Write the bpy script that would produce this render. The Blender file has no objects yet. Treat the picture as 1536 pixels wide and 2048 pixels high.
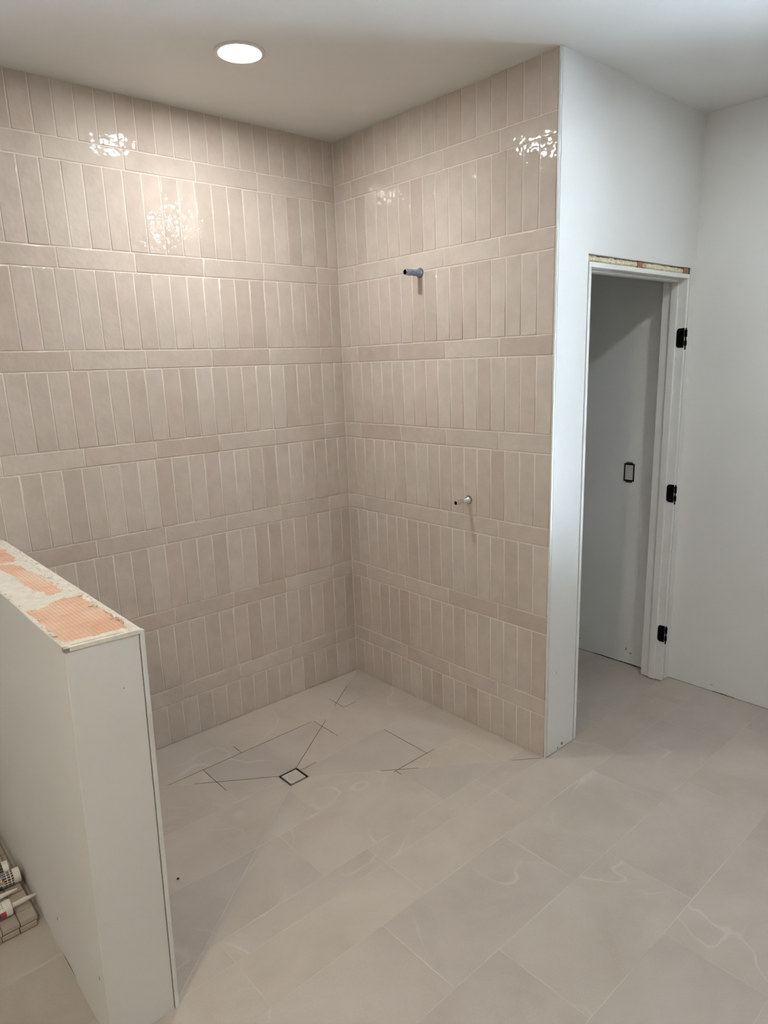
import bpy, bmesh, math, random
from mathutils import Vector, Matrix, noise

random.seed(7)
SC = bpy.context.scene
COL = SC.collection

# ------------------------------------------------------------------ camera
cam_data = bpy.data.cameras.new('camera')
cam = bpy.data.objects.new('camera', cam_data)
COL.objects.link(cam)
R_ = Vector((0.74123440, -0.67047240, -0.03222308))
U_ = Vector((0.18188527, 0.15440922, 0.97112077))
F_ = Vector((0.64613413, 0.72568902, -0.23640248))
mw = Matrix((R_, U_, -F_)).transposed().to_4x4()
mw.translation = Vector((-2.226787, -2.841794, 1.686264))
cam.matrix_world = mw
cam_data.sensor_fit = 'VERTICAL'
cam_data.sensor_height = 36.0
cam_data.lens = 1366.41 * 36.0 / 2048.0
cam_data.shift_x = -16.9 / 2048.0
cam_data.shift_y = 35.9 / 2048.0
cam_data.clip_start = 0.02
SC.camera = cam

# ------------------------------------------------------------------ light and exposure
SC.view_settings.view_transform = 'Standard'
SC.view_settings.look = 'None'
SC.view_settings.exposure = 0.0
SC.view_settings.gamma = 1.0
SC.view_settings.use_curve_mapping = False
SC.cycles.sample_clamp_indirect = 0.0

SKY_COL, SKY_STR = (0.68, 0.82, 1.0), 2.5         # pale daylight sky outside the window
LAMP_SHOWER = ((1.0, 0.985, 0.945), 292.0)         # recessed lamps: colour, strength
LAMP_DOOR = ((0.93, 1.0, 1.0), 225.0)
LAMP_SINK = ((1.0, 0.87, 0.66), 445.0)
WIN = (-2.50, -1.82, 0.65, 2.3)                     # window in the right wall: y0, y1, z0, z1

world = bpy.data.worlds.new('world')
SC.world = world
world.use_nodes = True
bg = world.node_tree.nodes['Background']
bg.inputs[0].default_value = (*SKY_COL, 1)
bg.inputs[1].default_value = SKY_STR

sun_data = bpy.data.lights.new('sun', 'SUN')        # high sun behind the house: lights the pale yard outside the window
sun_data.energy = 410.0
sun_data.color = (0.69, 0.79, 1.0)
sun_data.angle = 0.009
sun = bpy.data.objects.new('sun', sun_data)
COL.objects.link(sun)
sun.rotation_euler = (math.radians(12), math.radians(-28), 0)

portal = bpy.data.lights.new('window_portal', 'AREA')
portal.shape = 'RECTANGLE'
portal.size = WIN[1] - WIN[0]
portal.size_y = WIN[3] - WIN[2]
portal.cycles.is_portal = True
po = bpy.data.objects.new('window_portal', portal)
COL.objects.link(po)
po.location = (1.175, (WIN[0] + WIN[1]) / 2, (WIN[2] + WIN[3]) / 2)
po.rotation_euler = (0, math.pi / 2, 0)

# ------------------------------------------------------------------ sizes
P = 0.0754           # pitch of the upright wall tiles
VP, HP = 0.2997, 0.0762
ZB = 0.1945          # underside of the lowest flat course
CEIL = 2.7196
RL = 1.2797          # depth of the shower side wall
WY = -1.288          # face of the closet wall
EX = 1.106           # face of the right wall
PI = math.pi

# ------------------------------------------------------------------ material helpers
def new_mat(name):
    m = bpy.data.materials.new(name)
    m.use_nodes = True
    nt = m.node_tree
    b = nt.nodes['Principled BSDF']
    return m, nt, b

def N(nt, kind, **kw):
    n = nt.nodes.new(kind)
    for k, v in kw.items():
        setattr(n, k, v)
    return n

def L(nt, a, b):
    nt.links.new(a, b)

def ramp(nt, stops, src):
    r = N(nt, 'ShaderNodeValToRGB')
    e = r.color_ramp.elements
    e[0].position, e[0].color = stops[0][0], (*stops[0][1], 1)
    e[1].position, e[1].color = stops[-1][0], (*stops[-1][1], 1)
    for p, c in stops[1:-1]:
        k = e.new(p); k.color = (*c, 1)
    L(nt, src, r.inputs[0])
    return r

def mixc(nt, fac, a, b, mode='MIX'):
    n = N(nt, 'ShaderNodeMix', data_type='RGBA', blend_type=mode)
    for sock, v in ((n.inputs[0], fac), (n.inputs[6], a), (n.inputs[7], b)):
        if isinstance(v, (int, float)):
            sock.default_value = v
        elif isinstance(v, tuple):
            sock.default_value = (*v, 1)
        else:
            L(nt, v, sock)
    return n.outputs[2]

def noise_tex(nt, scale, detail=3, rough=0.5, vec=None, dim='3D', dist=0.0):
    n = N(nt, 'ShaderNodeTexNoise', noise_dimensions=dim)
    n.inputs['Scale'].default_value = scale
    n.inputs['Detail'].default_value = detail
    n.inputs['Roughness'].default_value = rough
    n.inputs['Distortion'].default_value = dist
    if vec is not None:
        L(nt, vec, n.inputs['Vector'])
    return n

def bump(nt, b, height, strength, dist=0.001):
    bp = N(nt, 'ShaderNodeBump')
    bp.inputs['Strength'].default_value = strength
    bp.inputs['Distance'].default_value = dist
    L(nt, height, bp.inputs['Height'])
    L(nt, bp.outputs[0], b.inputs['Normal'])

def plain(name, col, rough=0.5, metal=0.0, var=0.06, scale=40.0, bmp=0.0, bdist=0.001):
    m, nt, b = new_mat(name)
    geo = N(nt, 'ShaderNodeNewGeometry')
    n = noise_tex(nt, scale, 4, 0.6, geo.outputs['Position'])
    lo = tuple(max(0, c * (1 - var)) for c in col)
    hi = tuple(min(1, c * (1 + var)) for c in col)
    r = ramp(nt, [(0.3, lo), (0.7, hi)], n.outputs[0])
    L(nt, r.outputs[0], b.inputs['Base Color'])
    b.inputs['Roughness'].default_value = rough
    b.inputs['Metallic'].default_value = metal
    if rough >= 0.9:
        b.inputs['Specular IOR Level'].default_value = 0.05
    if bmp:
        bump(nt, b, n.outputs[0], bmp, bdist)
    return m

def shifted_position(nt):
    """world position moved by a random amount for each object, so no two pieces show the same cloud"""
    geo = N(nt, 'ShaderNodeNewGeometry')
    oi = N(nt, 'ShaderNodeObjectInfo')
    mul = N(nt, 'ShaderNodeMath', operation='MULTIPLY')
    L(nt, oi.outputs['Random'], mul.inputs[0]); mul.inputs[1].default_value = 37.0
    add = N(nt, 'ShaderNodeVectorMath', operation='ADD')
    L(nt, geo.outputs['Position'], add.inputs[0]); L(nt, mul.outputs[0], add.inputs[1])
    return add.outputs[0], oi.outputs['Random']

def mat_glazed():
    m, nt, b = new_mat('glazed_wall_tile')
    vec, rnd = shifted_position(nt)
    base = ramp(nt, [(0.0, (0.535, 0.462, 0.404)), (0.22, (0.588, 0.522, 0.462)), (0.5, (0.618, 0.553, 0.492)),
                     (0.70, (0.566, 0.503, 0.445)), (0.86, (0.604, 0.526, 0.469)), (1.0, (0.546, 0.466, 0.408))], rnd)
    cl = noise_tex(nt, 14, 4, 0.6, vec)
    cr = ramp(nt, [(0.25, (0.90, 0.90, 0.89)), (0.75, (1.06, 1.05, 1.05))], cl.outputs[0])
    c = mixc(nt, 1.0, base.outputs[0], cr.outputs[0], 'MULTIPLY')
    L(nt, c, b.inputs['Base Color'])
    b.inputs['Roughness'].default_value = 0.045
    b.inputs['IOR'].default_value = 1.5
    wv = noise_tex(nt, 34, 1.2, 0.45, vec)
    bump(nt, b, wv.outputs[0], 0.40, 0.004)
    return m

def mat_floor():
    m, nt, b = new_mat('stone_look_floor_tile')
    vec, rnd = shifted_position(nt)
    cloud = noise_tex(nt, 3.2, 6, 0.62, vec, dist=0.6)
    base = ramp(nt, [(0.25, (0.430, 0.377, 0.325)), (0.5, (0.490, 0.436, 0.382)), (0.75, (0.535, 0.482, 0.428))], cloud.outputs[0])
    tint = ramp(nt, [(0.0, (0.95, 0.95, 0.96)), (0.5, (1.0, 1.0, 1.0)), (1.0, (1.04, 1.03, 1.0))], rnd)
    c1 = mixc(nt, 1.0, base.outputs[0], tint.outputs[0], 'MULTIPLY')
    vein = noise_tex(nt, 1.9, 2.5, 0.5, vec, dist=0.5)
    sub = N(nt, 'ShaderNodeMath', operation='SUBTRACT'); L(nt, vein.outputs[0], sub.inputs[0]); sub.inputs[1].default_value = 0.5
    ab = N(nt, 'ShaderNodeMath', operation='ABSOLUTE'); L(nt, sub.outputs[0], ab.inputs[0])
    thin = ramp(nt, [(0.0, (1, 1, 1)), (0.009, (0, 0, 0))], ab.outputs[0])
    where = noise_tex(nt, 2.6, 2, 0.5, vec)
    wr = ramp(nt, [(0.50, (0, 0, 0)), (0.62, (0.48, 0.48, 0.48))], where.outputs[0])
    f = N(nt, 'ShaderNodeMath', operation='MULTIPLY'); L(nt, thin.outputs[0], f.inputs[0]); L(nt, wr.outputs[0], f.inputs[1])
    c2 = mixc(nt, f.outputs[0], c1, (0.66, 0.62, 0.57))
    grain = noise_tex(nt, 330, 2, 0.7, vec)
    gr = ramp(nt, [(0.30, (0.93, 0.93, 0.93)), (0.6, (1.02, 1.02, 1.02))], grain.outputs[0])
    c3 = mixc(nt, 1.0, c2, gr.outputs[0], 'MULTIPLY')
    L(nt, c3, b.inputs['Base Color'])
    b.inputs['Roughness'].default_value = 0.48
    bump(nt, b, grain.outputs[0], 0.12, 0.0006)
    return m

def mat_paint(name, col, dirt=0.0):
    m, nt, b = new_mat(name)
    geo = N(nt, 'ShaderNodeNewGeometry')
    n1 = noise_tex(nt, 1.6, 5, 0.6, geo.outputs['Position'])
    r = ramp(nt, [(0.3, tuple(c * 0.945 for c in col)), (0.7, col)], n1.outputs[0])
    out = r.outputs[0]
    if dirt:
        n2 = noise_tex(nt, 7, 6, 0.75, geo.outputs['Position'])
        d = ramp(nt, [(0.70, (0, 0, 0)), (0.78, (dirt, dirt, dirt))], n2.outputs[0])
        out = mixc(nt, d.outputs[0], out, (0.35, 0.34, 0.32))
    L(nt, out, b.inputs['Base Color'])
    b.inputs['Roughness'].default_value = 0.62
    n3 = noise_tex(nt, 260, 3, 0.6, geo.outputs['Position'])
    bump(nt, b, n3.outputs[0], 0.10, 0.0008)
    return m

def mat_membrane():
    m, nt, b = new_mat('orange_membrane')
    tc = N(nt, 'ShaderNodeTexCoord')
    n = noise_tex(nt, 9, 4, 0.6, tc.outputs['Object'])
    base = ramp(nt, [(0.3, (0.70, 0.40, 0.26)), (0.5, (0.80, 0.51, 0.36)), (0.62, (0.80, 0.58, 0.44)), (0.8, (0.80, 0.68, 0.56))], n.outputs[0])
    sep = N(nt, 'ShaderNodeSeparateXYZ'); L(nt, tc.outputs['Object'], sep.inputs[0])
    col = base.outputs[0]
    for axis, pitch, w in (('X', 0.0098, 0.14), ('Y', 0.033, 0.05)):
        d = N(nt, 'ShaderNodeMath', operation='DIVIDE'); L(nt, sep.outputs[axis], d.inputs[0]); d.inputs[1].default_value = pitch
        fr = N(nt, 'ShaderNodeMath', operation='FRACT'); L(nt, d.outputs[0], fr.inputs[0])
        lt = N(nt, 'ShaderNodeMath', operation='LESS_THAN'); L(nt, fr.outputs[0], lt.inputs[0]); lt.inputs[1].default_value = w
        ml = N(nt, 'ShaderNodeMath', operation='MULTIPLY'); L(nt, lt.outputs[0], ml.inputs[0]); ml.inputs[1].default_value = 0.42
        col = mixc(nt, ml.outputs[0], col, (0.40, 0.20, 0.12))
    L(nt, col, b.inputs['Base Color'])
    b.inputs['Roughness'].default_value = 0.8
    return m

def mat_emit(name, col, s):
    m = bpy.data.materials.new(name)
    m.use_nodes = True
    nt = m.node_tree
    nt.nodes.clear()
    e = N(nt, 'ShaderNodeEmission'); e.inputs[0].default_value = (*col, 1); e.inputs[1].default_value = s
    o = N(nt, 'ShaderNodeOutputMaterial'); L(nt, e.outputs[0], o.inputs[0])
    return m

def mat_glass():
    m = bpy.data.materials.new('window_glass')
    m.use_nodes = True
    nt = m.node_tree
    nt.nodes.clear()
    t = N(nt, 'ShaderNodeBsdfTransparent'); t.inputs[0].default_value = (0.94, 0.97, 0.96, 1)
    g = N(nt, 'ShaderNodeBsdfGlossy'); g.inputs['Roughness'].default_value = 0.02
    fr = N(nt, 'ShaderNodeFresnel'); fr.inputs[0].default_value = 1.5
    mx = N(nt, 'ShaderNodeMixShader')
    L(nt, fr.outputs[0], mx.inputs[0]); L(nt, t.outputs[0], mx.inputs[1]); L(nt, g.outputs[0], mx.inputs[2])
    o = N(nt, 'ShaderNodeOutputMaterial'); L(nt, mx.outputs[0], o.inputs[0])
    return m

M = dict(
    tile=mat_glazed(), floor=mat_floor(),
    grout=plain('wall_grout', (0.75, 0.67, 0.595), 0.85, var=0.04, scale=60, bmp=0.15),
    fgrout=plain('floor_grout', (0.575, 0.525, 0.465), 0.9, var=0.20, scale=4),
    open=plain('unfilled_joint', (0.12, 0.09, 0.07), 0.95, var=0.3, scale=60),
    wall=mat_paint('primed_wall', (0.80, 0.80, 0.785), 0.25),
    wallw=mat_paint('primed_half_wall', (0.745, 0.725, 0.685), 0.25),
    ceil=mat_paint('ceiling_paint', (0.80, 0.795, 0.775)),
    jamb=plain('white_jamb_paint', (0.80, 0.80, 0.785), 0.45, var=0.03, scale=12),
    trim=plain('white_metal_trim', (0.72, 0.71, 0.685), 0.35, 0.0, 0.03),
    steel=plain('brushed_steel', (0.45, 0.43, 0.40), 0.35, 0.9, 0.1, 120),
    galv=plain('galvanised_pipe', (0.36, 0.42, 0.55), 0.36, 0.75, 0.5, 160),
    chrome=plain('bright_pipe', (0.78, 0.77, 0.76), 0.22, 0.95, 0.08, 140),
    black=plain('matte_black_metal', (0.003, 0.003, 0.003), 0.9, 0.0, 0.2),
    dark=plain('dark_gap', (0.035, 0.030, 0.026), 0.95, var=0.3),
    foam=plain('cream_spray_foam', (0.80, 0.73, 0.56), 0.85, var=0.14, scale=90, bmp=0.6, bdist=0.004),
    wood=plain('raw_wood', (0.34, 0.19, 0.11), 0.8, var=0.35, scale=70),
    mortar=plain('cream_mortar', (0.76, 0.71, 0.62), 0.9, var=0.10, scale=45, bmp=0.4, bdist=0.002),
    membrane=mat_membrane(),
    plastic=plain('white_plastic', (0.82, 0.79, 0.73), 0.35, var=0.03),
    ink=plain('dark_print', (0.05, 0.05, 0.05), 0.4, var=0.3, scale=300),
    inkgrey=plain('grey_print', (0.36, 0.42, 0.46), 0.4, var=0.15, scale=300),
    inkblue=plain('blue_print', (0.03, 0.05, 0.26), 0.4, var=0.15),
    inksky=plain('light_blue_print', (0.20, 0.36, 0.58), 0.4, var=0.3, scale=200),
    inkred=plain('red_print', (0.48, 0.06, 0.07), 0.4, var=0.15),
    inkorange=plain('orange_print', (0.75, 0.28, 0.06), 0.4, var=0.15),
    inkyellow=plain('yellow_print', (0.80, 0.58, 0.12), 0.4, var=0.15),
    inkviolet=plain('violet_print', (0.16, 0.06, 0.18), 0.4, var=0.15),
    mosaic=plain('mosaic_tile', (0.46, 0.395, 0.33), 0.5, var=0.08, scale=25),
    mesh=plain('mosaic_backing', (0.10, 0.075, 0.055), 0.95, var=0.2),
    inner=plain('box_cover_plate', (0.55, 0.54, 0.52), 0.6, var=0.05),
    glass=mat_glass(),
    ground=plain('pale_ground', (0.42, 0.42, 0.40), 0.9, var=0.1, scale=2),
)

# ------------------------------------------------------------------ object helpers
def link(o, parent=None):
    COL.objects.link(o)
    if parent is not None:
        o.parent = parent
    return o

def mesh_obj(name, verts, faces, mat, parent=None, smooth=False, fmats=None):
    me = bpy.data.meshes.new(name)
    me.from_pydata([tuple(v) for v in verts], [], faces)
    for mm in (mat if isinstance(mat, (list, tuple)) else [mat]):
        me.materials.append(mm)
    if fmats:
        me.polygons.foreach_set('material_index', fmats)
    if smooth:
        me.polygons.foreach_set('use_smooth', [True] * len(me.polygons))
    me.validate(); me.update()
    return link(bpy.data.objects.new(name, me), parent)

def bm_obj(name, bm, mat, parent=None, smooth=False):
    me = bpy.data.meshes.new(name)
    bmesh.ops.recalc_face_normals(bm, faces=bm.faces)
    bm.to_mesh(me); bm.free()
    for mm in (mat if isinstance(mat, (list, tuple)) else [mat]):
        me.materials.append(mm)
    if smooth:
        me.polygons.foreach_set('use_smooth', [True] * len(me.polygons))
    return link(bpy.data.objects.new(name, me), parent)

def add_box(bm, a, b, bev=0.0, seg=2):
    ret = bmesh.ops.create_cube(bm, size=1.0)
    vs = ret['verts']
    c = [(a[i] + b[i]) / 2 for i in range(3)]
    s = [abs(b[i] - a[i]) for i in range(3)]
    for v in vs:
        v.co = Vector((c[0] + v.co.x * s[0], c[1] + v.co.y * s[1], c[2] + v.co.z * s[2]))
    if bev:
        es = list({e for v in vs for e in v.link_edges})
        bmesh.ops.bevel(bm, geom=es, offset=bev, segments=seg, profile=0.5, affect='EDGES')

def box(name, a, b, mat, parent=None, bev=0.0):
    bm = bmesh.new()
    add_box(bm, a, b, bev)
    return bm_obj(name, bm, mat, parent)

def tag(o, label=None, cat=None, group=None, kind=None):
    if label: o['label'] = label
    if cat: o['category'] = cat
    if group: o['group'] = group
    if kind: o['kind'] = kind
    return o

def thing(name, label, cat, loc, rot=(0, 0, 0), group=None):
    o = bpy.data.objects.new(name, None)
    o.empty_display_size = 0.05
    COL.objects.link(o)
    o.location = loc; o.rotation_euler = rot
    return tag(o, label, cat, group)

def struct(o, label=None):
    return tag(o, label, kind='structure')

def lathe(profile, n=28, axis='Z', closed=False):
    """rings of (radius, height) -> verts, faces"""
    vs, fs = [], []
    for r, h in profile:
        for k in range(n):
            a = 2 * PI * k / n
            p = (r * math.cos(a), r * math.sin(a), h)
            if axis == 'X':
                p = (p[2], p[1], p[0])
            vs.append(p)
    m = len(profile)
    for i in range(m - 1 if not closed else m):
        j = (i + 1) % m
        for k in range(n):
            k2 = (k + 1) % n
            fs.append((i * n + k, i * n + k2, j * n + k2, j * n + k))
    return vs, fs

# ------------------------------------------------------------------ setting: shell
def floor_mesh():
    """screed and grout under the tiles: flat room floor, and a shower pan falling to the drain"""
    fx0, fx1, fy0, sx, sy, zt = -3.6, 1.106, -4.3, -1.690, -1.279, -0.0004
    d = (-0.8985, -0.803, -0.6595, -0.5630)
    zd = zt - 0.007
    vs = [(fx0, fy0, zt), (fx1, fy0, zt), (fx1, 0, zt), (fx0, 0, zt),
          (sx, 0, zt), (sx, sy, zt), (0, sy, zt), (0, 0, zt),
          (d[0], d[3], zd), (d[0], d[2], zd), (d[1], d[2], zd), (d[1], d[3], zd),
          (fx0, sy, zt), (fx1, sy, zt)]
    n = len(vs)
    vs += [(d[0], d[3], -0.03), (d[0], d[2], -0.03), (d[1], d[2], -0.03), (d[1], d[3], -0.03)]
    vs += [(fx0, fy0, -0.12), (fx1, fy0, -0.12), (fx1, 0, -0.12), (fx0, 0, -0.12)]
    fs = [(0, 1, 13, 6, 5, 12), (12, 5, 4, 3), (6, 13, 2, 7),
          (4, 5, 9, 8), (5, 6, 10, 9), (6, 7, 11, 10), (7, 4, 8, 11),
          (8, 9, 15, 14), (9, 10, 16, 15), (10, 11, 17, 16), (11, 8, 14, 17), (14, 15, 16, 17),
          (18, 21, 20, 19), (0, 18, 19, 1), (2, 20, 21, 3, 4, 7), (1, 19, 20, 2, 13), (3, 21, 18, 0, 12)]
    return vs, fs
floor_slab = struct(mesh_obj('floor', *floor_mesh(), M['fgrout']))
struct(box('ground', (1.3, -16, -0.5), (22, 12, -0.35), M['ground']))
ceiling = struct(box('ceiling', (-3.7, -4.4, CEIL), (1.25, 0.12, CEIL + 0.12), M['ceil']))

# back wall (tiled in the shower), grout face 1.8 mm behind the tile faces
GR = 0.0023
wall_back = struct(box('wall_back', (-3.7, GR, -0.12), (1.25, 0.12, CEIL), [M['grout'], M['wall']]))
# plaster beyond the tiles (left of the half wall and inside the closet) stands in front of the core
for nm, x0, x1 in (('plaster', -3.6, -1.722), ('plaster', 0.112, EX)):
    box(nm, (x0, -0.003, 0.0), (x1, GR, CEIL), M['wall'], wall_back)

# shower side wall
wall_inner = struct(box('wall_inner', (GR, WY + 0.012, 0.0), (0.112, GR, CEIL), M['grout']))
box('plaster', (0.112, WY + 0.11, 0.0), (0.116, -0.003, CEIL), M['wall'], wall_inner)

# closet wall with the door opening: pieces joined into one slab
DX0, DX1, DZ = 0.206, 1.058, 2.071
bm = bmesh.new()
add_box(bm, (0.0115, WY, 0.004), (DX0, WY + 0.0125, CEIL))
add_box(bm, (0.0135, WY + 0.0125, 0.0), (DX0, WY + 0.115, CEIL))
add_box(bm, (DX0, WY, DZ), (DX1, WY + 0.115, CEIL))
add_box(bm, (DX1, WY, 0.004), (EX, WY + 0.115, CEIL))
wall_closet = struct(bm_obj('wall_closet', bm, M['wall']))

# right wall with the window opening
y0, y1, z0, z1 = WIN
bm = bmesh.new()
add_box(bm, (EX, y1, 0.0015), (EX + 0.06, 0.1, CEIL))
add_box(bm, (EX, -4.4, 0.0015), (EX + 0.06, y0, CEIL))
add_box(bm, (EX, y0, 0.0015), (EX + 0.06, y1, z0))
add_box(bm, (EX, y0, z1), (EX + 0.06, y1, CEIL))
wall_right = struct(bm_obj('wall_right', bm, M['wall']))
box('wall_base', (EX + 0.004, -4.4, -0.12), (EX + 0.06, 0.1, 0.0015), M['dark'], wall_right)
struct(box('wall_left', (-3.72, -4.4, -0.12), (-3.6, 0.12, CEIL), M['wall']))
struct(box('wall_front', (-3.72, -4.42, -0.12), (1.25, -4.3, CEIL), M['wall']))

# ------------------------------------------------------------------ window (out of frame, lets the daylight in)
bm = bmesh.new()
fx0, fx1, fw = EX + 0.02, EX + 0.055, 0.03
add_box(bm, (fx0, y0, z0), (fx1, y0 + fw, z1)); add_box(bm, (fx0, y1 - fw, z0), (fx1, y1, z1))
add_box(bm, (fx0, y0 + fw, z0), (fx1, y1 - fw, z0 + fw)); add_box(bm, (fx0, y0 + fw, z1 - fw), (fx1, y1 - fw, z1))
window = struct(bm_obj('window_1', bm, M['jamb']))
box('pane', (fx0 + 0.016, y0 + fw, z0 + fw), (fx0 + 0.020, y1 - fw, z1 - fw), M['glass'], window)

# ------------------------------------------------------------------ wall tiles
TILE_MESH = {}
def tile_mesh(w, h):
    key = (round(w, 4), round(h, 4))
    if key in TILE_MESH:
        return TILE_MESH[key]
    rings = [(0.0, -0.0036), (0.0, -0.0020), (0.0009, -0.0008), (0.0028, 0.0)]
    vs, fs = [], []
    for ins, d in rings:
        x, y = w / 2 - ins, h / 2 - ins
        vs += [(-x, -y, d), (x, -y, d), (x, y, d), (-x, y, d)]
    n = len(rings)
    for i in range(n - 1):
        for k in range(4):
            k2 = (k + 1) % 4
            fs.append((i * 4 + k, i * 4 + k2, i * 4 + 4 + k2, i * 4 + 4 + k))
    q = (n - 1) * 4
    fs.append((q, q + 1, q + 2, q + 3))
    me = bpy.data.meshes.new('wall_tile')
    me.from_pydata(vs, [], fs)
    me.materials.append(M['tile'])
    sm = [False] * 4 + [True] * 8 + [False]
    me.polygons.foreach_set('use_smooth', sm)
    me.update()
    TILE_MESH[key] = me
    return me

GAP = 0.0038
trng = random.Random(21)
def wall_tile(parent, place, rot, ua, ub, va, vb):
    """one tile filling the cell ua..ub, va..vb of a wall"""
    w, h = ub - ua - GAP, vb - va - GAP
    if w < 0.004 or h < 0.004:
        return
    o = bpy.data.objects.new('tile', tile_mesh(w, h))
    COL.objects.link(o)
    o.parent = parent
    o.location = place((ua + ub) / 2, (va + vb) / 2)
    tx, ty = trng.gauss(0, 0.0034), trng.gauss(0, 0.0016)      # hand-set: each a hair out of plane
    o.rotation_euler = (rot[0] + tx, rot[1], rot[2] + ty)

def tile_wall(parent, place, rot, u_v, u_h, z_top=CEIL):
    """u_v, u_h: joints of the upright and of the flat courses, increasing"""
    rows = []
    rows.append(('v', 0.0, ZB))
    z = ZB
    for i in range(7):
        rows.append(('h', z, z + HP)); z += HP
        if i < 6:
            rows.append(('v', z, z + VP)); z += VP
    rows.append(('v', z, CEIL))
    for kind, a, b in rows:
        if a > z_top - 0.01:
            break
        b = min(b, z_top)
        us = u_v if kind == 'v' else u_h
        for ua, ub in zip(us[:-1], us[1:]):
            wall_tile(parent, place, rot, ua, ub, a, b)

# back wall: u = x
uv = sorted([-1.720] + [-(0.0601 + k * P) for k in range(0, 23) if 0.0601 + k * P < 1.70] + [0.0])
uh = sorted([-1.720] + [-(0.0601 + (0.97 + 3.95 * k) * P) for k in range(0, 6) if 0.0601 + (0.97 + 3.95 * k) * P < 1.69] + [0.0])
tile_wall(wall_back, lambda u, v: (u, 0, v), (PI / 2, 0, 0), uv, uh)
# shower side wall: u runs from the corner (0) towards the room
uv = [0.0] + sorted(RL - k * P for k in range(0, 17)); uv = [u for i, u in enumerate(uv) if i == 0 or u > 0.02]
uh = sorted([0.0, RL] + [RL - (3.45 + 3.96 * k) * P for k in range(0, 4)])
tile_wall(wall_inner, lambda u, v: (0, -u, v), (PI / 2, 0, -PI / 2), uv, uh)

# white metal edge profile on the outer corner of the shower side wall
bm = bmesh.new()
add_box(bm, (-0.0015, -RL - 0.0085, 0.0), (0.0095, -RL - 0.001, CEIL), 0.0008)
tr = struct(bm_obj('trim_1', bm, M['trim']), 'white metal edge strip up the outer corner of the tiled shower wall')
box('trim_gap', (0.0095, WY + 0.003, 0.0), (0.0115, WY + 0.012, CEIL), M['dark'], tr)

# ------------------------------------------------------------------ floor tiles
ROWS = [0.0, -0.2935, -0.5935, -0.8905, -1.1785, -1.4755, -1.781, -2.086, -2.383, -2.68, -2.98, -3.28, -3.58, -3.88, -4.18, -4.3]
TW = 0.589
EVEN, ODD = -0.328, -0.518
DR = (-0.8985, -0.803, -0.6595, -0.5630)        # drain x0, x1, y0, y1
SX0, SY0 = -1.690, -1.279                       # near left corner of the shower pan
DROP = 0.007
CORN = {'ne': (0.0, 0.0), 'nw': (SX0, 0.0), 'sw': (SX0, SY0), 'se': (0.0, SY0)}
DC = {'ne': (DR[1], DR[3]), 'nw': (DR[0], DR[3]), 'sw': (DR[0], DR[2]), 'se': (DR[1], DR[2])}
WEDGES = [('nw', 'ne'), ('ne', 'se'), ('se', 'sw'), ('sw', 'nw')]

def clip(poly, a, b, inset=0.0):
    """keep the part of poly to the right of the line a->b, moved in by inset"""
    dx, dy = b[0] - a[0], b[1] - a[1]
    ln = math.hypot(dx, dy)
    nx, ny = dy / ln, -dx / ln
    d = lambda p: (p[0] - a[0]) * nx + (p[1] - a[1]) * ny - inset
    out = []
    for i in range(len(poly)):
        p, q = poly[i], poly[(i + 1) % len(poly)]
        dp, dq = d(p), d(q)
        if dp >= 0:
            out.append(p)
        if (dp >= 0) != (dq >= 0):
            t = dp / (dp - dq)
            out.append((p[0] + t * (q[0] - p[0]), p[1] + t * (q[1] - p[1])))
    return out

def area(poly):
    return 0.5 * sum(poly[i][0] * poly[(i + 1) % len(poly)][1] - poly[(i + 1) % len(poly)][0] * poly[i][1] for i in range(len(poly)))

def pan_z(x, y):
    """height of the shower floor: falls evenly from the walls to the drain"""
    if not (SX0 - 1e-4 <= x <= 1e-4 and SY0 - 1e-4 <= y <= 1e-4):
        return 0.0
    s = max((DR[3] - y) / DR[3] if y > DR[3] else 0, 0)
    ts = [(0 - y) / (0 - DR[3]), (0 - x) / (0 - DR[1]), (y - SY0) / (DR[2] - SY0), (x - SX0) / (DR[0] - SX0)]
    return -DROP * max(0.0, min(1.0, min(ts)))

def floor_piece(poly):
    poly = [p for i, p in enumerate(poly) if math.hypot(p[0] - poly[i - 1][0], p[1] - poly[i - 1][1]) > 1e-4]
    if len(poly) < 3 or abs(area(poly)) < 4e-4:
        return
    if area(poly) < 0:
        poly = poly[::-1]
    cx = sum(p[0] for p in poly) / len(poly); cy = sum(p[1] for p in poly) / len(poly)
    n = len(poly)
    vs = [(x - cx, y - cy, pan_z(x, y)) for x, y in poly] + [(x - cx, y - cy, pan_z(x, y) - 0.008) for x, y in poly]
    fs = [tuple(range(n)), tuple(range(2 * n - 1, n - 1, -1))] + [(i, n + i, n + (i + 1) % n, (i + 1) % n) for i in range(n)]
    o = mesh_obj('tile', vs, fs, M['floor'], floor_slab)
    o.location = (cx, cy, 0)

HG = 0.0013
def rect(x0, x1, y0, y1):
    return [(x0 + HG, y0 + HG), (x1 - HG, y0 + HG), (x1 - HG, y1 - HG), (x0 + HG, y1 - HG)]

def inside(poly, x0, x1, y0, y1, ins):
    poly = clip(poly, (x0, y1), (x1, y1), ins)
    poly = poly and clip(poly, (x1, y1), (x1, y0), ins)
    poly = poly and clip(poly, (x1, y0), (x0, y0), ins)
    poly = poly and clip(poly, (x0, y0), (x0, y1), ins)
    return poly

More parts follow.
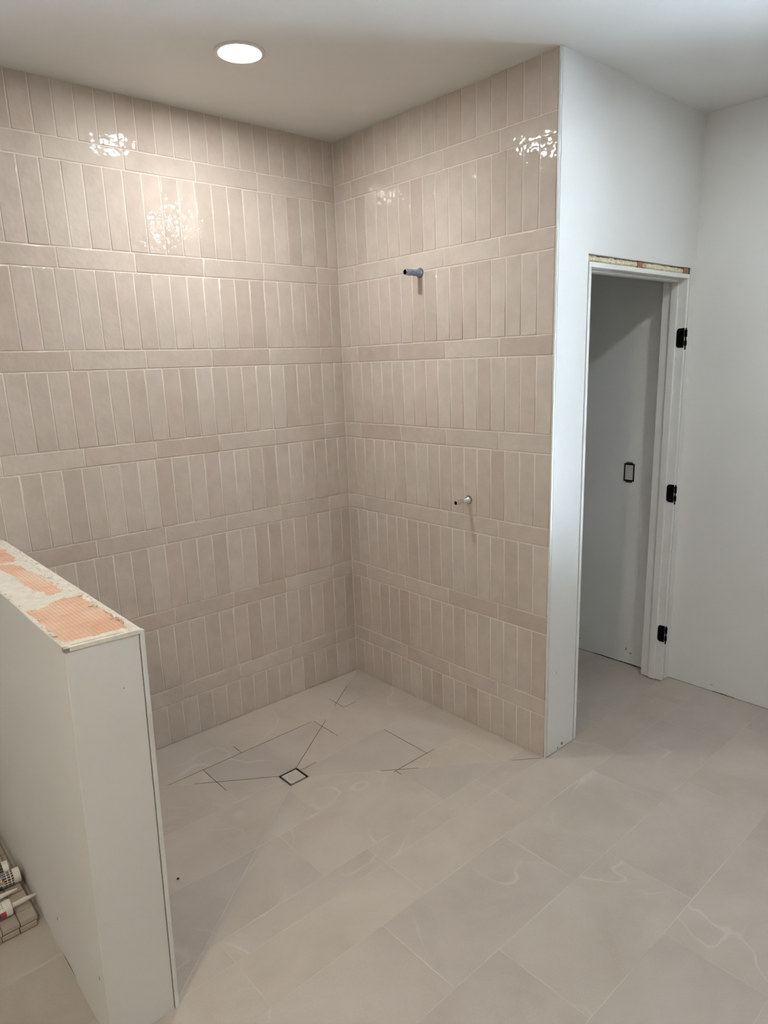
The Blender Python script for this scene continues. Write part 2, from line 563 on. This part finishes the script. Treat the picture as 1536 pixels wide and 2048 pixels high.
for r in range(len(ROWS) - 1):
    yb, ya = ROWS[r + 1], ROWS[r]
    ph = EVEN if r % 2 == 0 else ODD
    k0 = -6
    for k in range(-6, 4):
        x0, x1 = ph + k * TW, ph + (k + 1) * TW
        if x1 < -3.6 or x0 > EX:
            continue
        cell = rect(max(x0, -3.6), min(x1, EX), yb, ya)
        # shower pan
        if ya > SY0 and x1 > SX0 and x0 < 0:
            for a, b in WEDGES:
                p = clip(cell, DC[a], CORN[a], HG)
                # orient: wedge lies to the right when walking drain a -> corner a -> corner b -> drain b
                for s, t, ins in ((CORN[a], CORN[b], HG), (CORN[b], DC[b], HG), (DC[b], DC[a], 0.0005)):
                    p = p and clip(p, s, t, ins)
                if p:
                    floor_piece(p)
        # room floor in front of the pan, to the left of the half wall and inside the closet
        if yb < SY0:
            p = inside(cell, -3.6, EX, -4.3, SY0, HG)
            if p: floor_piece(p)
        if x0 < -1.86 and ya > SY0:
            p = inside(cell, -3.6, -1.80, SY0, 0.0, 0.0)
            if p: floor_piece(p)
        if x1 > 0.05 and ya > SY0:
            p = inside(cell, 0.05, EX, SY0, 0.0, 0.0)
            if p: floor_piece(p)

# slab under the pan must stay below the sloped tiles: joints left unfilled near the drain show dark
def joint(x0, y0, x1, y1, w=0.0030):
    dx, dy = x1 - x0, y1 - y0
    ln = math.hypot(dx, dy); nx, ny = -dy / ln * w / 2, dx / ln * w / 2
    n = max(2, int(ln / 0.04))
    vs, fs = [], []
    for i in range(n + 1):
        t = i / n
        x, y = x0 + dx * t, y0 + dy * t
        z = pan_z(x, y) + 0.0003
        wv = 0.35 + 0.65 * min(1.0, 6 * min(t, 1 - t) + 0.25)
        vs += [(x + nx * wv, y + ny * wv, z), (x - nx * wv, y - ny * wv, z),
               (x - nx * wv, y - ny * wv, z - 0.002), (x + nx * wv, y + ny * wv, z - 0.002)]
    for i in range(n):
        a, b = i * 4, i * 4 + 4
        for k in range(4):
            k2 = (k + 1) % 4
            fs.append((a + k, b + k, b + k2, a + k2))
    fs += [(0, 1, 2, 3), (n * 4 + 3, n * 4 + 2, n * 4 + 1, n * 4)]
    mesh_obj('open_joint', vs, fs, M['open'], floor_slab)

def lerp(a, b, t):
    return (a[0] + (b[0] - a[0]) * t, a[1] + (b[1] - a[1]) * t)

for a, b in [((-0.917, -0.2935), (-0.917, -0.215)), ((-1.27, -0.2935), (-0.534, -0.2935)), ((-1.107, -0.2935), (-1.107, -0.50)),
             ((-0.518, -0.2935), (-0.518, -0.49)), ((-0.328, -0.2935), (-0.328, -0.17)), ((-0.328, -0.2935), (-0.25, -0.2935)),
             ((-0.328, -0.60), (-0.328, -0.8905)), ((-0.28, -0.8905), (-0.53, -0.8905)), ((-0.518, -0.8905), (-0.518, -0.93)),
             ((-0.803, -0.5935), (-0.72, -0.5935)),
             (lerp(DC['ne'], CORN['ne'], 0.0), lerp(DC['ne'], CORN['ne'], 0.42)), (lerp(DC['ne'], CORN['ne'], 0.56), lerp(DC['ne'], CORN['ne'], 0.80)),
             (lerp(DC['nw'], CORN['nw'], 0.0), lerp(DC['nw'], CORN['nw'], 0.36)),
             (lerp(DC['se'], CORN['se'], 0.30), lerp(DC['se'], CORN['se'], 0.46)), (lerp(DC['se'], CORN['se'], 0.86), lerp(DC['se'], CORN['se'], 0.99))]:
    joint(*a, *b)

# ------------------------------------------------------------------ door frame of the closet (no door leaf hung yet)
JY0, JY1 = WY - 0.001, WY + 0.117
JL0, JL1 = 0.212, 0.230
JR0, JR1 = 1.032, 1.051
HZ0, HZ1 = 2.024, 2.043
door = bpy.data.objects.new('door_1', None); COL.objects.link(door)
door.location = ((JL1 + JR0) / 2, WY, 0)
struct(door, 'white primed door frame without a door, at the closet opening beside the right wall')
def dpart(name, a, b, mat, bev=0.0015, parent=None):
    o = box(name, tuple(a[i] - door.location[i] for i in range(3)), tuple(b[i] - door.location[i] for i in range(3)), mat, parent or door, bev)
    return o
dpart('jamb', (JL0, JY0, 0.004), (JL1, JY1, HZ0), M['jamb'])
dpart('jamb', (JR0, JY0, 0.004), (JR1, JY1, HZ0), M['jamb'])
dpart('head_jamb', (JL0, JY0, HZ0), (JR1, JY1, HZ1), M['jamb'])
S0, S1 = WY + 0.037, WY + 0.072
dpart('stop', (JL1, S0, 0.004), (JL1 + 0.011, S1, HZ0 - 0.011), M['jamb'], 0.003)
dpart('stop', (JR0 - 0.011, S0, 0.004), (JR0, S1, HZ0 - 0.011), M['jamb'], 0.003)
dpart('stop', (JL1, S0, HZ0 - 0.011), (JR0, S1, HZ0), M['jamb'], 0.003)
# strips of dark where the frame does not reach the wall
dpart('gap', (DX0, WY + 0.006, 0.0), (JL0, WY + 0.10, DZ), M['dark'], 0)
dpart('gap', (JR1, WY + 0.006, 0.0), (DX1, WY + 0.10, DZ), M['dark'], 0)
dpart('gap', (JL0, WY + 0.022, HZ1), (JR1, WY + 0.10, DZ), M['dark'], 0)

def lumpy_strip(name, p0, axis, ln, d, h, mat, parent, n=40, seed=1, depth=0.014):
    """rough ribbon: n segments along axis ('x' or 'z'), irregular front and edges"""
    rng = random.Random(seed)
    vs, fs = [], []
    for i in range(n + 1):
        t = i / n * ln
        e0 = rng.uniform(0.0, 0.18) * h
        e1 = h * rng.uniform(0.60, 1.0)
        pr = d * rng.uniform(0.35, 1.0)
        for (u, v) in ((e0, 0.0), (e0 + 0.15 * h, pr), ((e0 + e1) / 2, pr * 1.1), (e1 - 0.12 * h, pr * 0.8), (e1, 0.0), (e1, -depth), (e0, -depth)):
            if axis == 'x':
                vs.append((p0[0] + t, p0[1] - v, p0[2] + u))
            else:
                vs.append((p0[0] + u, p0[1] - v, p0[2] + t))
    k = 7
    for i in range(n):
        for j in range(k):
            j2 = (j + 1) % k
            fs.append((i * k + j, i * k + j2, i * k + k + j2, i * k + k + j))
    fs += [tuple(range(k)), tuple(range(n * k + k - 1, n * k - 1, -1))]
    vs = [(v[0] - door.location[0], v[1] - door.location[1], v[2]) for v in vs] if parent is door else vs
    return mesh_obj(name, vs, fs, mat, parent)

lumpy_strip('foam_filler', (JL0 + 0.004, WY + 0.014, HZ1), 'x', 0.365, 0.011, 0.028, M['foam'], door, 150, 3)
lumpy_strip('foam_filler', (JL0 + 0.445, WY + 0.014, HZ1), 'x', 0.335, 0.011, 0.028, M['foam'], door, 140, 5)
dpart('wooden_shim', (JL0 + 0.372, WY + 0.004, HZ1), (JL0 + 0.408, WY + 0.05, DZ - 0.003), M['wood'], 0.001)
dpart('wooden_shim', (JL0 + 0.410, WY + 0.003, HZ1 + 0.004), (JL0 + 0.440, WY + 0.05, DZ - 0.006), plain('pinkish_wood', (0.62, 0.38, 0.27), 0.8, var=0.2), 0.001)
dpart('wooden_shim', (JL0 + 0.785, WY + 0.004, HZ1), (JR1 - 0.006, WY + 0.05, DZ - 0.002), M['wood'], 0.001)
for z, h, s in ((0.9, 0.18, 11), (0.03, 0.10, 12), (0.46, 0.05, 13), (1.86, 0.10, 14), (1.15, 0.06, 15)):
    lumpy_strip('filler', (JR1, WY + 0.007, z), 'z', h, 0.006, 0.007, M['mortar'], door, 14, s, 0.01)
for z, h, s in ((1.55, 0.16, 21), (1.0, 0.35, 22), (0.35, 0.4, 23), (1.85, 0.1, 24)):
    lumpy_strip('filler', (DX0, WY + 0.007, z), 'z', h, 0.006, 0.0055, M['mortar'], door, 20, s, 0.01)

def hinge(z):
    """black butt hinge: leaf on the jamb face, knuckles and pin at the front edge"""
    h, w, r = 0.089, 0.036, 0.014
    y = JY0
    bm = bmesh.new()
    # leaf with two rounded corners at the back
    pts = [(y, -h / 2), (y, h / 2)]
    for k in range(5):
        a = PI / 2 * k / 4
        pts.append((y + w - r + r * math.sin(a), h / 2 - r + r * math.cos(a)))
    for k in range(5):
        a = PI / 2 * k / 4
        pts.append((y + w - r + r * math.cos(a), -h / 2 + r - r * math.sin(a)))
    f = [bm.verts.new((JR0 - 0.0022, p[0], z + p[1])) for p in pts]
    b = [bm.verts.new((JR0 + 0.0005, p[0], z + p[1])) for p in pts]
    bm.faces.new(f); bm.faces.new(b[::-1])
    for i in range(len(pts)):
        j = (i + 1) % len(pts)
        bm.faces.new((f[i], b[i], b[j], f[j]))
    for v in bm.verts:
        v.co -= Vector(door.location)
    leaf = bm_obj('hinge', bm, M['black'], door)
    leaf['label'] = 'black hinge leaf on the right jamb'
    # three knuckles of this leaf, gaps for the missing door's leaf
    for i, (a, b2) in enumerate(((-0.036, -0.012), (0.004, 0.036))):
        vs, fs = lathe([(0.0001, a), (0.0062, a), (0.0062, b2), (0.0001, b2)], 14)
        o = mesh_obj('knuckle', [(v[0] + JR0 + 0.004 - door.location[0], v[1] + y - 0.006 - door.location[1], v[2] + z) for v in vs], fs, M['black'], leaf)
    vs, fs = lathe([(0.0001, -0.055), (0.0028, -0.054), (0.0032, -0.050), (0.0032, 0.043), (0.0001, 0.045)], 12)
    mesh_obj('pin', [(v[0] + JR0 + 0.004 - door.location[0], v[1] + y - 0.006 - door.location[1], v[2] + z) for v in vs], fs, M['black'], leaf)
for z in (1.760, 1.014, 0.268):
    hinge(z)

# ------------------------------------------------------------------ half wall
HWL, HWT, HWY, HWH = -0.168, 0.0, -1.295, 1.088
half = bpy.data.objects.new('wall_half', None); COL.objects.link(half)
half.location = (-1.7005, 0, 0)
half.rotation_euler = (0, math.radians(1.72), 0)
struct(half, 'white unfinished half wall with a rough orange and cream top, at the left of the shower')
bm = bmesh.new()
add_box(bm, (HWL, HWY, -0.02), (HWT, -0.004, HWH), 0.002)
core = bm_obj('panel', bm, M['wallw'], half)
# tile edge strip along the shower side and the dark slit beside it
box('slit', (HWT, HWY + 0.003, -0.02), (HWT + 0.0014, -0.004, HWH - 0.004), M['dark'], half)
box('tile_backing', (HWT + 0.0022, HWY + 0.012, -0.02), (HWT + 0.0085, -0.004, HWH), M['grout'], half)
bm = bmesh.new(); add_box(bm, (HWT + 0.0014, HWY - 0.002, -0.02), (HWT + 0.0125, HWY + 0.0105, HWH + 0.002), 0.0008)
o = bm_obj('edge_strip', bm, M['trim'], half)
tile_wall(half, lambda u, v: (HWT + 0.0105, u, v), (PI / 2, 0, PI / 2),
          sorted([HWY + 0.011, -0.012] + [-0.012 - k * P for k in range(1, 17)]),
          sorted([HWY + 0.011, -0.012] + [-0.012 - (2.0 + 3.96 * k) * P for k in range(0, 4)]), HWH)

# top: membrane and mortar grown on one grid
def pt_in(poly, x, y):
    c = False
    for i in range(len(poly)):
        (x1, y1), (x2, y2) = poly[i], poly[i - 1]
        if (y1 > y) != (y2 > y) and x < (x2 - x1) * (y - y1) / (y2 - y1) + x1:
            c = not c
    return c
SHX = 1.7005 - 0.0327
MEMB = [[(-1.825, -1.249), (-1.681, -1.258), (-1.676, -1.05), (-1.682, -0.914), (-1.721, -0.904), (-1.785, -0.955), (-1.823, -0.97)],
        [(-1.734, -0.862), (-1.758, -0.798), (-1.759, -0.601), (-1.775, -0.447), (-1.772, -0.392), (-1.724, -0.420), (-1.700, -0.633), (-1.697, -0.83)],
        [(-1.700, -0.187), (-1.694, -0.306), (-1.716, -0.385), (-1.785, -0.375), (-1.80, -0.10), (-1.72, -0.07)]]
MEMB = [[(x + SHX, y) for x, y in p] for p in MEMB]
X0, X1, Y0, Y1 = HWL + 0.001, HWT + 0.010, HWY + 0.001, -0.006
NX, NY = 84, 600
gv, isM, H = [], [], {}
for j in range(NY + 1):
    for i in range(NX + 1):
        x = X0 + (X1 - X0) * i / NX; y = Y0 + (Y1 - Y0) * j / NY
        wob = noise.noise_vector(Vector((x * 30, y * 30, 3.1))) * 0.012 + noise.noise_vector(Vector((x * 90, y * 90, 7.7))) * 0.005 + noise.noise_vector(Vector((x * 300, y * 300, 9.7))) * 0.002
        mem = any(pt_in(p, x + wob.x, y + wob.y) for p in MEMB)
        edge = min(x - X0, X1 - x, y - Y0)
        n1 = noise.noise(Vector((x * 60, y * 40, 1.3))); n2 = noise.noise(Vector((x * 240, y * 160, 5.3)))
        h = 0.0010 if mem else 0.0026 + 0.0012 * n1 + 0.0008 * n2
        if not mem and X1 - x < 0.026:
            h += 0.0045 * max(0, n1 + 0.25) + 0.003 * max(0, n2)
        if not mem and x - X0 < 0.016:
            h += 0.0030 * max(0, n1 + 0.1)
        if edge < 0.003: h = min(h, 0.0015)
        gv.append((x, y, HWH + h)); isM.append(mem)
def sub_grid(name, keep, mat):
    idx, vs, fs = {}, [], []
    for j in range(NY):
        for i in range(NX):
            q = [j * (NX + 1) + i, j * (NX + 1) + i + 1, (j + 1) * (NX + 1) + i + 1, (j + 1) * (NX + 1) + i]
            if (sum(isM[k] for k in q) >= 2) != keep:
                continue
            for k in q:
                if k not in idx:
                    idx[k] = len(vs); vs.append(gv[k])
            fs.append(tuple(idx[k] for k in q))
    o = mesh_obj(name, vs, fs, mat, half, smooth=True)
    return o
o = sub_grid('membrane', True, M['membrane']); o['label'] = 'orange gridded waterproof membrane'
o = sub_grid('mortar', False, M['mortar']); o['label'] = 'cream dried mortar smears'
# crumbs of mortar along the shower edge of the top
rng = random.Random(5)
bm = bmesh.new()
for k in range(90):
    y = rng.uniform(-1.20, -0.03); x = HWT + 0.004 - abs(rng.gauss(0, 0.012)); s = rng.uniform(0.0015, 0.0042)
    if rng.random() < 0.25: x = HWL + rng.uniform(0.004, 0.016)
    m4 = Matrix.Translation((x, y, HWH + 0.004)) @ Matrix.Rotation(rng.uniform(0, 6), 4, 'Z') @ Matrix.Diagonal((s * 1.6, s, s * 0.8, 1))
    bmesh.ops.create_icosphere(bm, subdivisions=1, radius=1.0, matrix=m4)
o = bm_obj('mortar_crumbs', bm, M['mortar'], half); o['kind'] = 'stuff'
# thin metal profiles on the near and left edges of the top
bm = bmesh.new()
add_box(bm, (HWL - 0.001, HWY - 0.0025, HWH - 0.006), (HWT + 0.002, HWY + 0.0005, HWH + 0.0042), 0.0006)
add_box(bm, (HWL + 0.020, HWY + 0.012, HWH + 0.001), (HWT - 0.03, HWY + 0.015, HWH + 0.0045), 0.0006)
bm_obj('edge_profile', bm, M['mortar'], half)
bm = bmesh.new()
add_box(bm, (HWL - 0.0025, HWY - 0.0032, HWH - 0.006), (HWL + 0.011, HWY + 0.010, HWH + 0.0036), 0.0006)
o = bm_obj('corner_cap', bm, M['steel'], half); o['label'] = 'small grey metal corner end'
# dark ragged line where the board stops short of the floor
def base_gap(parent, x, ya, yb, side, z=0.0, hmax=0.006, seed=1, bias=0.0):
    """broken dark slit along the foot of a wall whose face is at x (side -1: faces -x)"""
    rng = random.Random(seed)
    vs, fs = [], []
    n = max(8, int(abs(yb - ya) / 0.012))
    for i in range(n + 1):
        y = ya + (yb - ya) * i / n
        h = max(0.0, bias + hmax * (0.15 + 1.2 * noise.noise(Vector((y * 7, seed * 3.7, 0)))) + rng.uniform(-0.0008, 0.0008))
        vs += [(x + side * 0.0006, y, z), (x + side * 0.0006, y, z + h)]
    for i in range(n):
        fs.append((i * 2, i * 2 + 2, i * 2 + 3, i * 2 + 1))
    mesh_obj('base_gap', vs, fs, M['dark'], parent)
base_gap(half, HWL, HWY + 0.03, -0.08, -1, 0.0052, 0.006, 2, 0.001)
base_gap(wall_right, EX, WY - 0.01, -1.80, -1, 0.0, 0.006, 5, -0.0005)
base_gap(wall_right, EX, WY + 0.12, -0.05, -1, 0.0, 0.006, 8, 0.0015)

# ------------------------------------------------------------------ recessed ceiling lights
def ceiling_light(x, y, strength, label):
    t = thing('recessed_light', label, 'ceiling light', (x, y, CEIL), group='recessed ceiling lights')
    vs, fs = lathe([(0.070, 0.0), (0.0705, -0.0055), (0.074, -0.0065), (0.082, -0.004), (0.086, -0.0008), (0.0862, 0.0)], 48)
    mesh_obj('trim_ring', vs, fs, M['trim'], t, smooth=True)
    vs, fs = lathe([(0.0701, -0.0030), (0.045, -0.0042), (0.0001, -0.0050)], 48)
    fs = [f[::-1] for f in fs]
    mesh_obj('diffuser', vs, fs, mat_emit('lamp_diffuser', *strength), t, smooth=True)
    return t
ceiling_light(-0.832, -0.584, LAMP_SHOWER, 'round white recessed ceiling light glowing above the tiled shower')
ceiling_light(0.22, -2.27, LAMP_DOOR, 'round white recessed light over the floor before the closet door')
ceiling_light(-2.95, -2.34, LAMP_SINK, 'round white recessed light over the floor beyond the half wall')

# ------------------------------------------------------------------ pipe stubs
def pipe(y, z, d, mat, label, r):
    t = thing('pipe_stub', label, 'pipe', (0, y, z), group='pipe stubs in the shower wall')
    bore = r - 0.003
    prof = [(bore, -d), (r - 0.0007, -d)]
    k = 0
    xs = -d + 0.0015
    while xs < -d + 0.020:                      # threads at the end
        prof += [(r, xs), (r - 0.0004, xs + 0.0009)]
        xs += 0.0018
    prof += [(r, xs), (r, -0.012), (r + 0.004, -0.0115), (r + 0.004, 0.001)]
    vs, fs = lathe(prof, 28, 'X')
    mesh_obj('pipe', vs, fs, mat, t, smooth=True)
    vs, fs = lathe([(bore + 0.0001, -d), (bore + 0.0001, -0.004), (0.0001, -0.004)], 28, 'X')
    fs = [f[::-1] for f in fs]
    mesh_obj('bore', vs, fs, M['black'], t, smooth=True)
    # dark ring on the tile, coloured as the shade in a rough hole
    rng = random.Random(int(z * 100))
    vs, fs = [], []
    n = 30
    for i in range(n):
        a = 2 * PI * i / n
        ro = r + 0.008 + rng.uniform(-0.0012, 0.0016)
        vs += [(-0.0009, ro * math.cos(a), ro * math.sin(a) + 0.001), (-0.0009, (r + 0.002) * math.cos(a), (r + 0.002) * math.sin(a)),
               (0.0012, ro * math.cos(a), ro * math.sin(a) + 0.001)]
    for i in range(n):
        j = (i + 1) % n
        fs += [(i * 3, i * 3 + 1, j * 3 + 1, j * 3), (i * 3, j * 3, j * 3 + 2, i * 3 + 2)]
    mesh_obj('hole_rim', vs, fs, plain('hole_shade', (0.16, 0.13, 0.10), 0.7, var=0.5, scale=200), t)
    return t
pipe(-0.578, 2.067, 0.090, M['galv'], 'dull grey threaded pipe stub, the upper one on the tiled wall', 0.0132)
pipe(-0.856, 1.090, 0.086, M['chrome'], 'bright silver pipe stub, the lower one on the tiled wall', 0.0107)

# ------------------------------------------------------------------ square floor drain
cx, cy = (DR[0] + DR[1]) / 2, (DR[2] + DR[3]) / 2
hw = (DR[1] - DR[0]) / 2 - 0.0004
dr = thing('shower_drain', 'square tile-insert drain with a thin metal frame in the shower floor', 'drain', (cx, cy, -DROP))
def ring(name, a, b, z0, z1, mat):
    bm = bmesh.new()
    add_box(bm, (-a, -a, z0), (a, -b, z1)); add_box(bm, (-a, b, z0), (a, a, z1))
    add_box(bm, (-a, -b, z0), (-b, b, z1)); add_box(bm, (b, -b, z0), (a, b, z1))
    return bm_obj(name, bm, mat, dr)
ring('frame', hw, hw - 0.0018, -0.010, 0.0006, M['steel'])
ring('slot', hw - 0.0018, hw - 0.0095, -0.010, -0.0060, M['black'])
bm = bmesh.new(); add_box(bm, (-hw + 0.0095, -hw + 0.0095, -0.010), (hw - 0.0095, hw - 0.0095, 0.0002), 0.0004)
bm_obj('tile_insert', bm, M['floor'], dr)

# ------------------------------------------------------------------ electrical box in the closet
eb = thing('electrical_box', 'black-edged electrical box with a pale cover on the closet wall', 'electrical box', (EX, -1.005, 1.085), (0, 0, 0))
# local: -x faces the closet
def eb_frame(name, hy, hz, w, x0, x1, mat):
    bm = bmesh.new()
    add_box(bm, (x0, -hy, hz - w), (x1, hy, hz), 0.0008); add_box(bm, (x0, -hy, -hz), (x1, hy, -hz + w), 0.0008)
    add_box(bm, (x0, -hy, -hz + w), (x1, -hy + w * 0.8, hz - w), 0.0008); add_box(bm, (x0, hy - w * 0.8, -hz + w), (x1, hy, hz - w), 0.0008)
    return bm_obj(name, bm, mat, eb)
eb_frame('box_rim', 0.029, 0.047, 0.0075, -0.004, 0.0, M['black'])
box('cover', (-0.002, -0.0235, -0.040), (0.0, 0.0235, 0.040), M['inner'], eb)
for s in (-1, 1):
    bm = bmesh.new(); add_box(bm, (-0.003, -0.018, s * 0.050 - 0.005), (0.0, 0.018, s * 0.050 + 0.005), 0.001)
    bm_obj('mounting_ear', bm, plain('dark_plastic', (0.05, 0.05, 0.05), 0.6, var=0.4, scale=150), eb)

# ------------------------------------------------------------------ mosaic sheets stacked on the floor by the half wall
TS, TG, TH = 0.0480, 0.0022, 0.0165
def mosaic_tile_mesh():
    bm = bmesh.new()
    add_box(bm, (-TS / 2, -TS / 2, 0), (TS / 2, TS / 2, TH), 0.0010, 1)
    me = bpy.data.meshes.new('mosaic_piece'); bm.to_mesh(me); bm.free(); me.materials.append(M['mosaic'])
    return me
MTM = mosaic_tile_mesh()
def mosaic(x1, y0, z, rz, label, nx=6, ny=6):
    """sheet whose near right corner is x1, y0"""
    t = thing('mosaic_sheet', label, 'tile sheet', (x1, y0, z), (0, 0, rz), 'mosaic sheets stacked by the half wall')
    pt = TS + TG
    box('backing', (-nx * pt + TG, 0.001, 0.0), (-0.001, ny * pt - TG, 0.0016), M['mesh'], t)
    for i in range(nx):
        for j in range(ny):
            o = bpy.data.objects.new('tile', MTM); COL.objects.link(o); o.parent = t
            o.location = (-(i + 0.5) * pt + TG / 2, (j + 0.5) * pt - TG / 2, 0.0016)
            o.rotation_euler = (0, 0, rng.uniform(-0.012, 0.012))
    return t
SH = TH + 0.0018
mosaic(-1.890, -0.718, 0.0003, 0.0, 'beige mosaic tile sheet lying on the floor at the bottom of the near stack')
mosaic(-1.886, -0.713, 0.0003 + SH, 0.012, 'beige mosaic tile sheet on top of the near stack, under the caulk tubes')
mosaic(-1.884, -0.402, 0.0003, 0.0, 'beige mosaic tile sheet at the bottom of the far stack along the half wall')
mosaic(-1.904, -0.396, 0.0003 + SH, -0.012, 'beige mosaic tile sheet topping the far stack along the half wall')
STOP = 0.0003 + 2 * SH

# ------------------------------------------------------------------ caulk tubes lying on the near stack
TR = 0.0245
def tube(y, x_end, rz, label, nozzle, paint):
    """cartridge lying along x; its right end at x_end. paint(s, a): print at s metres from the right end, angle a (0 up, 90 towards the room)"""
    t = thing('caulk_tube', label, 'caulk tube', (x_end, y, STOP + TR), (0, 0, rz), 'caulk tubes on the mosaic sheets')
    LN = 0.215
    mats = [M[k] for k in ('plastic', 'ink', 'inkgrey', 'inkblue', 'inkred', 'inksky', 'inkorange', 'inkyellow', 'inkviolet')]
    names = ['plastic', 'ink', 'inkgrey', 'inkblue', 'inkred', 'inksky', 'inkorange', 'inkyellow', 'inkviolet']
    ns, na = 86, 72
    vs, fs, fm = [], [], []
    for i in range(ns + 1):
        s = 0.016 + (LN - 0.018) * i / ns
        for k in range(na):
            a = 2 * PI * k / na
            vs.append((-s, -TR * math.sin(a), TR * math.cos(a)))
    for i in range(ns):
        for k in range(na):
            k2 = (k + 1) % na
            fs.append((i * na + k, i * na + k2, (i + 1) * na + k2, (i + 1) * na + k))
            s = 0.016 + (LN - 0.018) * (i + 0.5) / ns
            ang = 360 * (k + 0.5) / na
            if ang > 180: ang -= 360
            fm.append(names.index(paint(s, ang)))
    mesh_obj('label_wrap', vs, fs, mats, t, smooth=True, fmats=fm)
    if nozzle:
        prof = [(0.0001, 0.0), (0.0075, 0.0), (0.009, -0.001), (TR - 0.003, -0.001), (TR + 0.0006, -0.003), (TR + 0.0006, -0.0155), (TR, -0.0162)]
    else:
        prof = [(0.0001, -0.006), (TR - 0.0022, -0.006), (TR - 0.0016, 0.0), (TR - 0.0002, -0.0003), (TR + 0.0003, -0.0012), (TR + 0.0003, -0.0155), (TR, -0.0162)]
    vs, fs = lathe(prof, 40, 'X')
    mesh_obj('end_cap', vs, fs, M['plastic'], t, smooth=False)
    vs, fs = lathe([(TR, -LN + 0.002), (TR - 0.002, -LN), (0.0001, -LN)], 40, 'X')
    mesh_obj('plunger_end', vs, fs, M['plastic'], t)
    if nozzle:
        vs, fs = lathe([(0.0090, -0.0005), (0.0088, 0.004), (0.0078, 0.006), (0.0072, 0.045), (0.0066, 0.047), (0.0030, 0.073), (0.0022, 0.0745), (0.0001, 0.0745)], 20, 'X')
        mesh_obj('nozzle', vs, fs, M['plastic'], t, smooth=True)
    return t

def paint_text(s, a):
    # dense black columns of print, a colour strip below them
    if s < 0.0185: return 'plastic'
    if s < 0.048:
        if 92 < a < 100 or a < -60: return 'plastic'
        if (s - 0.0185) % 0.0098 < 0.0020: return 'plastic'
        if int((a + 60) / 5) % 4 == 3: return 'plastic'
        return 'ink'
    if s < 0.058:
        if 60 < a < 78: return 'inkorange'
        if 78 <= a < 92: return 'inkyellow'
        if 36 < a <= 60: return 'inkviolet' if s < 0.055 else 'plastic'
        return 'ink' if a < 30 and int((a + 60) / 5) % 4 != 3 else ('inkgrey' if a > 95 else 'plastic')
    if a > 95: return 'ink'
    if int((a + 60) / 10) % 3 == 2 and int(s * 400) % 2: return 'plastic'
    return 'inksky' if a > 20 else 'ink'
def paint_dark(s, a):
    if s < 0.018: return 'plastic'
    if 75 < a < 82 or (int((a + 60) / 5) % 5 == 4 and int(s * 300) % 3): return 'inkgrey'
    return 'ink'
def paint_flag(s, a):
    if s < 0.020: return 'plastic'
    if 72 < a < 128:
        return 'inkred' if s < 0.036 else ('inkblue' if s < 0.075 else 'inkred')
    if -10 < a < 52 and s > 0.024:
        return 'inkgrey' if (int(a / 5) % 3 and int(s * 500) % 3) else 'plastic'
    return 'plastic'
tube(-0.450, -1.902, 0.00, 'white-capped dark-printed caulk tube, farthest back on the tile stack', False, paint_dark)
tube(-0.512, -1.882, -0.02, 'caulk tube with black print columns and a small rainbow strip', False, paint_text)
tube(-0.585, -1.981, 0.03, 'caulk tube of which only the pale nozzle shows, behind the red and blue one', True, paint_flag)
tube(-0.652, -1.940, 0.02, 'white caulk tube with red and blue label blocks, front of the stack', True, paint_flag)

# ------------------------------------------------------------------ a crumb on the floor
bm = bmesh.new()
bmesh.ops.create_icosphere(bm, subdivisions=2, radius=0.0042)
for v in bm.verts:
    v.co = Vector((v.co.x * 1.1, v.co.y * 0.8, v.co.z * 0.7 + 0.0022)) * (1 + 0.25 * noise.noise(v.co * 400))
o = bm_obj('debris_chip', bm, M['dark'])
o.location = (-1.478, -0.840, pan_z(-1.478, -0.84) + 0.0006)
tag(o, 'tiny dark crumb lying on the shower floor near the half wall', 'debris')

# ------------------------------------------------------------------ small scuffs where the walls were knocked
scuff_mat = plain('scuffed_board', (0.30, 0.29, 0.275), 0.95, var=0.35, scale=250)
def scuff(parent, pos, axis, w, h, tilt=0.0, seed=1):
    """thin ragged chip; axis 'x': lies on a face looking -x, 'y': on a face looking -y"""
    rng = random.Random(seed)
    n = 9
    ring_ = []
    for i in range(n):
        a = 2 * PI * i / n
        r = rng.uniform(0.55, 1.0)
        u, v = w / 2 * r * math.cos(a), h / 2 * r * math.sin(a)
        u, v = u * math.cos(tilt) - v * math.sin(tilt), u * math.sin(tilt) + v * math.cos(tilt)
        ring_.append((u, v))
    vs = []
    for d in (0.0006, -0.0004):
        for u, v in ring_:
            vs.append((pos[0] - d, pos[1] + u, pos[2] + v) if axis == 'x' else (pos[0] + u, pos[1] - d, pos[2] + v))
    fs = [tuple(range(n)), tuple(range(2 * n - 1, n - 1, -1))] + [(i, n + i, n + (i + 1) % n, (i + 1) % n) for i in range(n)]
    mesh_obj('scuff_mark', vs, fs, scuff_mat, parent)
scuff(wall_right, (EX, -1.038, 0.088), 'x', 0.012, 0.022, 0.5, 1)
scuff(wall_right, (EX, -1.066, 0.068), 'x', 0.016, 0.014, 0.2, 2)
scuff(wall_right, (EX, -0.742, 0.066), 'x', 0.014, 0.008, 0.0, 3)
scuff(wall_right, (EX, -1.52, 0.035), 'x', 0.016, 0.005, 0.1, 4)
scuff(wall_closet, (0.122, WY, 0.022), 'y', 0.018, 0.020, 0.3, 5)
scuff(wall_closet, (0.090, WY, 0.014), 'y', 0.012, 0.012, 0.0, 6)
scuff(wall_closet, (0.067, WY, 0.383), 'y', 0.004, 0.016, 0.4, 7)
scuff(half, (-0.048, HWY, 0.958), 'y', 0.006, 0.003, 0.4, 8)
scuff(half, (HWL, -0.89, 0.120), 'x', 0.016, 0.010, 0.3, 9)
scuff(half, (HWL, -1.255, 0.185), 'x', 0.006, 0.016, 0.1, 10)
